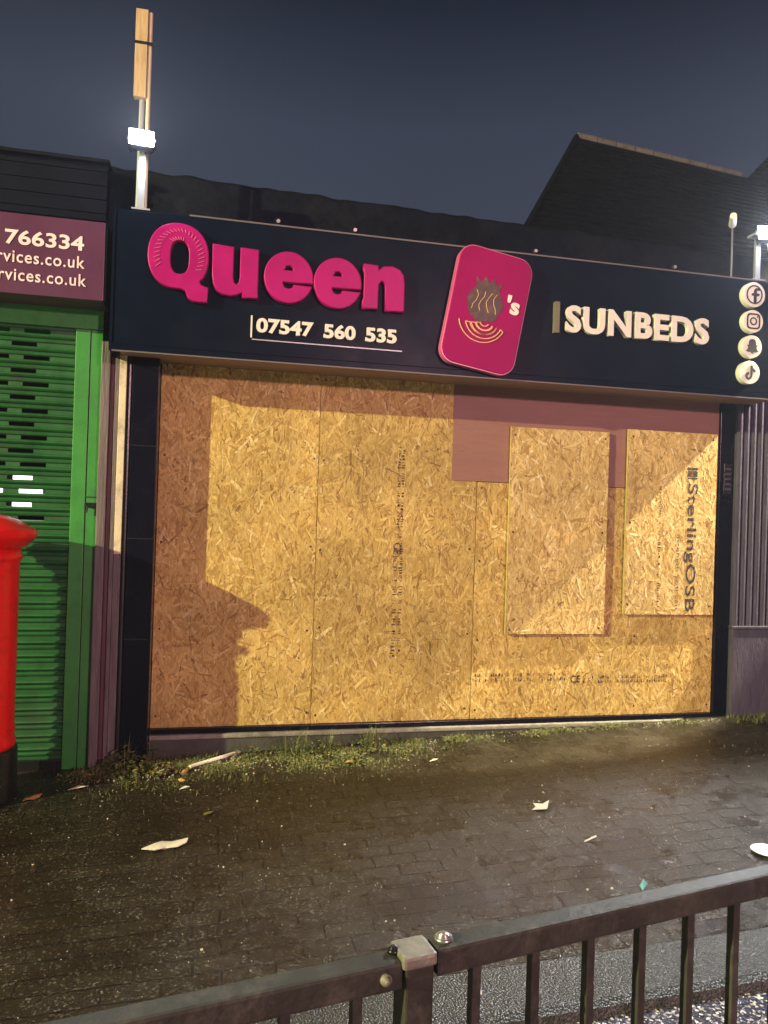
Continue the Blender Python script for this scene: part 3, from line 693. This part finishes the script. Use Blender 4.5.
# ------------------------------------------------------------------ floodlights, post, camera
white = emis('floodlight_glow', (.86, .92, 1.0), 60)
def floodlight(x, z, label, tilt, aimx):
    f = thing('floodlight', (x, -.42, 3.45), label, 'floodlight', 'floodlights on top of the fascia')
    bm = bmesh.new(); box(bm, x-.055, x+.055, -.385, -.30, 3.445, 3.455); box(bm, x-.02, x+.02, -.37, -.345, 3.455, z); obj('bracket', bm, M['lamp_body'], f)
    m_ = Matrix.Translation((x, -.47, z)) @ Matrix.Rotation(R(aimx), 4, 'Z') @ Matrix.Rotation(R(tilt), 4, 'X')
    bm = box(bmesh.new(), -.075, .075, 0, .05, -.055, .055, bev=.008)
    for k in range(5): box(bm, -.06+.028*k, -.054+.028*k, .05, .075, -.045, .045)
    bmesh.ops.transform(bm, matrix=m_, verts=bm.verts[:]); obj('housing', bm, M['black'], f)
    bm = box(bmesh.new(), -.072, .072, -.010, -.001, -.056, .056, bev=.004); bmesh.ops.transform(bm, matrix=m_, verts=bm.verts[:]); obj('lens', bm, white, f)
    bm = bmesh.new(); tube(bm, (x-.085, -.445, z), (x-.075, -.445, z), .012); box(bm, x-.083, x-.078, -.455, -.345, z-.008, z+.008); box(bm, x+.078, x+.083, -.455, -.345, z-.008, z+.008); box(bm, x-.083, x+.083, -.349, -.344, z-.008, z+.008)
    obj('yoke', bm, M['lamp_body'], f)
    return f
floodlight(-.495, 3.845, 'lit floodlight above the left end of the sign, below the wooden batten', -20, 5)
floodlight(3.915, 3.770, 'lit floodlight above the round icons at the right end', -20, -20)
for (x, z, p, aim) in ((-.495, 3.845, 420, (-.8, -4.5, 4.3)), (3.915, 3.770, 2150, (2.9, -4.6, 1.35))):
    light('floodlight_beam', 'SPOT', (x, -.50, z-.02), p, (.92, .94, 1), .05, aim, spot_size=R(112), spot_blend=.35)
    light('floodlight_spill', 'POINT', (x, -.53, z-.06), 7, (.72, .82, 1), .03)
tag(obj('cable', (lambda bm: (tube(bm, (3.93, -.44, 3.72), (4.02, -.41, 3.45), .005, seg=6), bm)[1])(bmesh.new()), M['trim']), 'thin pale cable hanging from the right floodlight', 'cable')
wp = thing('batten_post', (-.5, -.2, 3.5), 'tan wooden batten with pale pipe standing above the left floodlight', 'post')
obj('batten', BX(-.566, -.492, -.33, -.28, 4.17, 4.72, bev=.003), M['wood'], wp)
obj('pipe', tube(bmesh.new(), (-.478, -.31, 3.45), (-.478, -.31, 4.71), .013), M['pale_pipe'], wp)
obj('pole', tube(bmesh.new(), (-.520, -.29, 3.45), (-.515, -.29, 4.4), .017), M['lamp_body'], wp)
obj('strap', BX(-.570, -.462, -.336, -.276, 4.50, 4.515), M['black'], wp)
cc = thing('security_camera', (3.70, -.3, 3.45), 'small pale security camera left of the right floodlight', 'camera')
obj('pole', tube(bmesh.new(), (3.74, -.30, 3.45), (3.74, -.30, 3.86), .007), M['trim'], cc)
obj('body', tube(bmesh.new(), (3.74, -.30, 3.87), (3.655, -.42, 3.885), .028, .024), M['white_letter'], cc)

# ------------------------------------------------------------------ pillar box
PX, PY = -1.305, -.50
pb = thing('pillar_box', (PX, PY, gz(PX, PY)), 'red cylindrical post box on a black base at the left edge', 'post box')
g0 = gz(PX, PY)
obj('base', lathe([(.245, g0-.03), (.245, g0+.03), (.236, g0+.05), (.234, .17), (.226, .19)], PX, PY, 64), M['black'], pb, True)
body = obj('body', lathe([(.220, .191), (.224, .21), (.221, .235), (.215, .245), (.213, .30), (.213, 1.26), (.216, 1.27), (.228, 1.285), (.228, 1.30), (.218, 1.31), (.216, 1.34)], PX, PY, 64), M['red'], pb, True)
cap_prof = [(.216, 1.341), (.240, 1.35), (.262, 1.375), (.272, 1.385), (.290, 1.40), (.300, 1.415), (.302, 1.44), (.298, 1.452), (.282, 1.460), (.26, 1.472), (.20, 1.510), (.12, 1.535), (.03, 1.545)]
obj('cap', lathe(cap_prof, PX, PY, 72), M['red'], pb, True)
def curved(a0, a1, z0, z1, r, th=.012, n=16):
    vs, fs = [], []
    for i in range(n+1):
        a = R(a0+(a1-a0)*i/n); c, s = math.cos(a), math.sin(a)
        for (rr, z) in ((r, z0), (r+th, z0), (r+th, z1), (r, z1)): vs.append((PX+rr*c, PY+rr*s, z))
    for i in range(n):
        for j in range(4): a = i*4+j; b = i*4+(j+1) % 4; fs.append((a, b, b+4, a+4))
    fs += [(0, 1, 2, 3), (n*4, n*4+3, n*4+2, n*4+1)]
    return vs, fs
door = obj('door', curved(-128, -52, .34, 1.04, .2125, .008), M['red'], body)
obj('aperture_hood', curved(-118, -62, 1.20, 1.225, .2125, .03), M['red'], body)
obj('aperture', curved(-114, -66, 1.145, 1.198, .2125, .003), M['dark'], body)
obj('plate', curved(-106, -74, .86, 1.0, .221, .004), M['white_letter'], door)
obj('moulding', curved(-180, 180, .285, .30, .2125, .006, 48), M['red'], body)

# ------------------------------------------------------------------ guard rail in the foreground
GP = Vector((.362, -4.040, 0)); ga = R(9.9); gd = Vector((math.cos(ga), math.sin(ga), 0)); gn = Vector((-gd.y, gd.x, 0))
gr = thing('guard_rail', (GP.x, GP.y, gz(GP.x, GP.y)), 'grey metal pedestrian guard rail crossing the bottom of the view', 'railing')
def obox(bm, s0, s1, n0, n1, z0, z1, bev=0, tilt=0):
    b = box(bmesh.new(), s0, s1, n0, n1, z0, z1, bev=bev)
    for v in b.verts:
        s, n_, z = v.co
        p = GP+gd*s+gn*n_; v.co = Vector((p.x, p.y, z+tilt*s))
    me = bpy.data.meshes.new('t'); b.to_mesh(me); b.free(); bm.from_mesh(me); bpy.data.meshes.remove(me)
    return bm
def OB(*a, **k): return obox(bmesh.new(), *a, **k)
zb_ = gz(GP.x, GP.y)
post = obj('post', OB(-.026, .026, -.026, .026, zb_-.1, .842, bev=.004), M['galv'], gr)
obj('cap', OB(-.033, .030, -.031, .031, .842, .864, bev=.006), M['galv_cap'], post)
tr = obj('top_rail', OB(.034, 2.1, -.022, .022, .815, .862, bev=.006, tilt=.012), M['galv'], gr)
tl_ = obj('top_rail', OB(-2.1, -.030, -.022, .022, .808, .855, bev=.006, tilt=.004), M['galv'], gr)
obj('bottom_rail', OB(.034, 2.1, -.018, .018, .02, .06, bev=.005), M['galv'], gr)
obj('bottom_rail', OB(-2.1, -.030, -.018, .018, .01, .05, bev=.005), M['galv'], gr)
for k in range(14):
    s = .120+.1235*k
    bm = bmesh.new(); obox(bm, s-.009, s+.009, -.009, .009, .058, .818+.012*s, bev=.002); obj('bar', bm, M['galv'], gr)
for k in range(14):
    s = -.105-.1235*k
    bm = bmesh.new(); obox(bm, s-.009, s+.009, -.009, .009, .048, .809, bev=.002); obj('bar', bm, M['galv'], gr)
def bolt(s, n0, z, axis='n', r=.010, parent=gr, mm='bolt'):
    p = GP+gd*s+gn*n0
    bm = bmesh.new()
    a = Vector((p.x, p.y, z)); d = -gn if axis == 'n' else Vector((0, 0, 1))
    tube(bm, a, a+d*.006, r*1.3, r*1.2, 16)
    for i in range(5):
        t0, t1 = i/5, (i+1)/5
        tube(bm, a+d*(.006+.006*t0), a+d*(.006+.006*t1), r*math.sqrt(1-t0*t0*.9), r*math.sqrt(1-t1*t1*.9), 16)
    obj('bolt', bm, M[mm], parent, True)
bolt(.058, .004, .8625, 'z', .013, tr)
bolt(-.062, -.022, .832, 'n', .008, tl_, 'galv_cap')
bolt(-.036, .008, .856, 'z', .008, post, 'black')

# ------------------------------------------------------------------ weeds and litter
def blade(vs, fs, base, h, w, lean, ang, nseg=4, curl=1.0):
    b = len(vs); c, s = math.cos(ang), math.sin(ang)
    for i in range(nseg+1):
        t = i/nseg; ww = w*(1-t)**.7*(.6+.8*t if t < .5 else 1)
        d = lean*t**(1+curl)
        px, py, pz = base[0]+c*d, base[1]+s*d, base[2]+h*t*(1-.25*t*lean/h)
        vs.append((px-s*ww, py+c*ww, pz)); vs.append((px+s*ww, py-c*ww, pz))
    for i in range(nseg): a = b+2*i; fs.append((a, a+1, a+3, a+2))
def leaf(vs, fs, p, size, ang, tilt):
    b = len(vs); c, s = math.cos(ang), math.sin(ang)
    for (u, v, w_) in ((0, 0, 0), (.35, .28, .06), (.75, .22, .02), (1, 0, -.08), (.75, -.22, .02), (.35, -.28, .06)):
        u *= size; v *= size
        vs.append((p[0]+u*c*math.cos(tilt)-v*s, p[1]+u*s*math.cos(tilt)+v*c, p[2]+u*math.sin(tilt)+w_*size))
    fs.append((b, b+1, b+2, b+3)); fs.append((b, b+3, b+4, b+5))
def plant(x, y, h, r, n, nl, label, seed, dry=.3, leaf_s=.028):
    g = random.Random(seed)
    o = thing('weed', (x, y, gz(x, y)), label, 'weed', 'weeds along the shopfront')
    vs, fs, mi = [], [], []
    for i in range(n):
        a = g.uniform(0, 2*PI); rr = r*g.random()**.7*.5; bx_, by_ = x+rr*math.cos(a), min(-.06, y+rr*math.sin(a)*.7)
        hh = h*g.uniform(.35, 1); blade(vs, fs, (bx_, by_, gz(bx_, by_)-.003), hh, g.uniform(.0015, .004), g.uniform(.01, r*.8), a+g.uniform(-.5, .5))
        mi += [1 if g.random() < dry else 0]*4
    ob = obj('blades', (vs, fs), [M['leaf_a'], M['leaf_b']], o); ob.data.polygons.foreach_set('material_index', mi)
    vs, fs, mi = [], [], []
    for i in range(nl):
        a = g.uniform(0, 2*PI); t = g.random(); rr = r*(g.random()**.6); xx, yy = x+rr*math.cos(a), min(-.05, y+.7*rr*math.sin(a))
        zz = gz(xx, yy)+h*.75*t*(1-rr/r*.7)+.003
        leaf(vs, fs, (xx, yy, zz), leaf_s*g.uniform(.5, 1.2), g.uniform(0, 2*PI), g.uniform(-.5, .7)); mi += [1 if g.random() < dry else 0]*2
    ob = obj('leaves', (vs, fs), [M['leaf_a'], M['leaf_b']], o); ob.data.polygons.foreach_set('material_index', mi)
    return o
plant(-.50, -.27, .26, .15, 30, 240, 'leafy weed climbing at the foot of the black corner post', 1, .25, .04)
plant(-.36, -.10, .24, .07, 14, 50, 'thin weed rising against the left edge of the boards', 2, .2, .03)
plant(-.74, -.32, .10, .16, 30, 100, 'low dark weed at the foot of the green guide rail', 3, .3)
plant(.58, -.20, .20, .20, 80, 150, 'feathery green weed left of the middle of the stall riser', 4, .15, .022)
plant(.82, -.16, .17, .12, 40, 80, 'small feathery weed just right of the feathery green one', 5, .2, .02)
plant(1.12, -.17, .20, .15, 70, 110, 'tall thin weed in front of the wide stamped sheet', 6, .2, .022)
plant(4.14, -.22, .09, .12, 50, 80, 'short grass tuft at the foot of the grey pilaster', 8, .35, .02)
plant(3.95, -.25, .06, .06, 20, 20, 'tiny grass tuft at the corner of the right post', 9, .5, .015)
plant(-.30, -.30, .09, .15, 20, 130, 'low broad-leaved weed just left of the pale stick', 11, .35, .045)
plant(.30, -.17, .12, .12, 30, 90, 'small broad weed just right of the pale stick', 12, .3, .035)
plant(.95, -.36, .08, .12, 30, 90, 'low clump of weeds around the ochre leaf', 13, .35, .03)
plant(1.75, -.14, .06, .10, 30, 50, 'low sparse tuft at the foot of the board joint', 14, .5, .02)
# moss, low grass and dirt along the wall foot
vs, fs, mi = [], [], []
g = random.Random(5)
def dens(x):
    return max(.12, math.exp(-((x-.0)/.45)**2)*1.0+math.exp(-((x-.9)/.55)**2)*1.1+.25*math.exp(-((x-2.2)/.8)**2)+.35*math.exp(-((x-4.2)/.3)**2)+.8*math.exp(-((x+.5)/.35)**2))
cnt = 0
while cnt < 15000:
    x = g.uniform(-.85, 4.6); d = dens(x)
    if g.random() > d/1.3: continue
    y = -.06-abs(g.gauss(0, .24*min(1, d+.15)))
    if noise.noise(Vector((x*4, y*6, 2)))+.25 < g.random()*.5: continue
    cnt += 1
    z = gz(x, y)
    if g.random() < .6:
        blade(vs, fs, (x, y, z-.002), g.uniform(.012, .05), g.uniform(.001, .0028), g.uniform(.005, .03), g.uniform(0, 2*PI), 2); mi += [1 if g.random() < .3 else 0]*2
    else:
        leaf(vs, fs, (x, y, z+.004+g.random()*.012), g.uniform(.008, .022), g.uniform(0, 2*PI), g.uniform(-.2, .5)); mi += [1 if g.random() < .45 else 0]*2
o = obj('ground_cover', (vs, fs), [M['leaf_a'], M['leaf_b']]); o.data.polygons.foreach_set('material_index', mi)
tag(o, 'moss and short grass growing where the pavement meets the shop', 'ground cover', kind='stuff')
# grit and crumbs of rubble
vs, fs = [], []
g = random.Random(9)
def chip(x, y, r):
    b = len(vs); z = gz(x, y); a0 = g.uniform(0, 6.28); n_ = 5
    for i in range(n_):
        a = a0+i*2*PI/n_; rr = r*g.uniform(.6, 1.1); vs.append((x+rr*math.cos(a), y+rr*math.sin(a)*.8, z-.004))
    for i in range(n_):
        a = a0+i*2*PI/n_; rr = r*g.uniform(.35, .75); vs.append((x+rr*math.cos(a), y+rr*math.sin(a)*.8, z+r*g.uniform(.35, .8)))
    fs.append(tuple(range(b+n_, b+2*n_)))
    for i in range(n_): fs.append((b+i, b+(i+1) % n_, b+n_+(i+1) % n_, b+n_+i))
for i in range(1100): chip(g.uniform(-1.4, 3.8), -.1-g.random()**.9*2.5, g.uniform(.0014, .0045))
for i in range(800): chip(g.gauss(-.02, .30), -.08-abs(g.gauss(0, .13)), g.uniform(.002, .011))
for i in range(350): chip(g.uniform(-.6, 4), -.07-abs(g.gauss(0, .05)), g.uniform(.002, .007))
for i in range(60): chip(g.uniform(-.8, 3.5), -.3-g.random()*2.1, g.uniform(.005, .009))
tag(obj('grit', (vs, fs), M['grit']), 'pale grit and crumbs scattered over the paving', 'grit', kind='stuff')

def scrap(name, pts, x, y, rot, h, m, label, cat, seed=0, th=.002, group=None, lift=.003):
    """a thin crumpled piece with real thickness; pts outline in metres"""
    g = random.Random(seed); c, s = math.cos(R(rot)), math.sin(R(rot))
    n_ = len(pts); vs, fs = [], []
    hs = [g.uniform(0, h) for _ in pts]
    cxm = sum(p[0] for p in pts)/n_; cym = sum(p[1] for p in pts)/n_
    for off in (0, th):
        for (u, v), hh in zip(pts, hs):
            xx, yy = x+u*c-v*s, y+u*s+v*c; vs.append((xx, yy, gz(xx, yy)+lift+hh+off))
        xx, yy = x+cxm*c-cym*s, y+cxm*s+cym*c; vs.append((xx, yy, gz(xx, yy)+lift+h*.9+off))
    for i in range(n_):
        j = (i+1) % n_
        fs.append((j, i, n_)); fs.append((n_+1+i, n_+1+j, 2*n_+1)); fs.append((i, j, n_+1+j, n_+1+i))
    return tag(obj(name, (vs, fs), m), label, cat, group)
scrap('torn_card', [(-.115, -.035), (-.05, .01), (-.02, .05), (.03, .03), (.11, .025), (.10, -.02), (.06, -.05), (.0, -.04), (-.05, -.055)], -.175, -1.36, 4, .014, M['paper'], 'torn white card lying alone on the dark paving', 'litter', 2, .004)
LF = [(-.05, 0), (-.03, .016), (.0, .022), (.03, .016), (.055, .0), (.03, -.016), (0, -.020), (-.03, -.014)]
g = random.Random(21)
for i in range(16):
    xx, yy = g.gauss(-.35, .28), -.16-abs(g.gauss(.12, .16))
    sc = g.uniform(.35, .75)
    scrap('dead_leaf', [(u*sc, v*sc*g.uniform(.9, 1.5)) for u, v in LF], xx, yy, g.uniform(0, 360), .018, M['leaf_b'] if i % 3 else M['dead_leaf'], 'small brown leaf among the rubble in the left corner', 'leaf', 30+i, .0015, group='fallen leaves in the left corner')
# wooden stick
bm = bmesh.new(); box(bm, -.19, .19, -.014, .014, 0, .012, bev=.002)
bmesh.ops.transform(bm, matrix=Matrix.Translation((.07, -.19, gz(.07, -.19)+.016)) @ Matrix.Rotation(R(33), 4, 'Z') @ Matrix.Rotation(R(-3), 4, 'Y'), verts=bm.verts[:])
tag(obj('wooden_stick', bm, M['paper']), 'pale wooden stick lying slantwise in front of the sill', 'stick')
scrap('dead_leaf', [(u*1.15, v*1.2) for u, v in LF], -.965, -.57, 42, .012, M['dead_leaf'], 'orange dead leaf right of the pillar box base', 'leaf', 3, .0015)
scrap('dead_leaf', [(u*.7, v*1.5) for u, v in LF], .92, -.42, 10, .02, M['dead_leaf'], 'ochre leaf below the weeds in front of the riser', 'leaf', 4, .0015)
scrap('dead_leaf', [(u*.55, v*1.1) for u, v in LF], -.27, -.20, 70, .02, M['dead_leaf'], 'small round tan leaf at the end of the sill', 'leaf', 5, .0015)
scrap('dead_leaf', [(u*.8, v*.8) for u, v in LF], .03, -1.02, 50, .01, M['leaf_b'], 'dull leaf just above and right of the torn card', 'leaf', 6, .0015)
scrap('paper_scrap', [(-.05, -.02), (-.02, .02), (.03, .025), (.055, .0), (.02, -.02)], -.26, -.32, 15, .025, M['paper'], 'crumpled white scrap beside the leafy weed', 'litter', 7, .002)
scrap('paper_scrap', [(-.06, -.012), (.0, .012), (.06, .008), (.04, -.012)], -.73, -.47, 12, .012, M['paper'], 'thin pale scrap near the orange dead leaf', 'litter', 8, .002)
scrap('paper_scrap', [(-.03, -.02), (-.01, .02), (.02, .02), (.03, -.01)], -.11, -.63, 0, .02, M['plate'], 'small white and dark wrapper between weed and torn card', 'litter', 9, .002)
scrap('paper_scrap', [(-.08, -.02), (-.03, .01), (-.02, .05), (.03, .02), (.09, .04), (.04, -.01), (.0, -.05)], 1.85, -1.34, 15, .006, M['grit'], 'tattered pale tissue flattened on the middle of the paving', 'litter', 10, .002)
scrap('paper_scrap', [(-.05, -.006), (.05, .004), (.05, .014), (-.04, .006)], 1.92, -1.78, 20, .006, M['grit'], 'narrow pale strip nearer the rail than the flattened tissue', 'litter', 11, .002)
scrap('wrapper', [(-.05, -.012), (-.02, .012), (.05, .02), (.03, -.006)], 1.93, -2.25, 40, .01, M['teal'], 'small teal wrapper on the wet paving above the rail', 'litter', 12, .002)
scrap('paper_scrap', [(-.035, -.012), (.0, .012), (.035, .006), (.0, -.015)], 1.47, -.50, 5, .01, M['paper'], 'small white scrap right of the weeds', 'litter', 13, .002)
scrap('pebble', [(-.018, -.012), (0, .016), (.018, .01), (.015, -.012), (0, -.016)], .66, -2.53, 0, .012, M['paper'], 'pale round pebble just above the guard rail post', 'pebble', 14, .004)
scrap('pebble', [(-.014, -.010), (0, .014), (.015, .01), (.012, -.010)], .96, -2.78, 0, .01, M['paper'], 'tiny pale stone close behind the rail bolt', 'pebble', 15, .004)
pl_ = lathe([(.025, 0), (.052, .002), (.068, .010), (.076, .012), (.074, .014), (.067, .012), (.050, .005), (.02, .004)], 0, 0, 40)
o = obj('foam_plate', ([(a+2.69, b-2.10, c+gz(2.69, -2.10)+.004) for a, b, c in pl_[0]], pl_[1]), M['plate'], smooth=True)
tag(o, 'white foam plate on the paving at the right edge', 'litter')
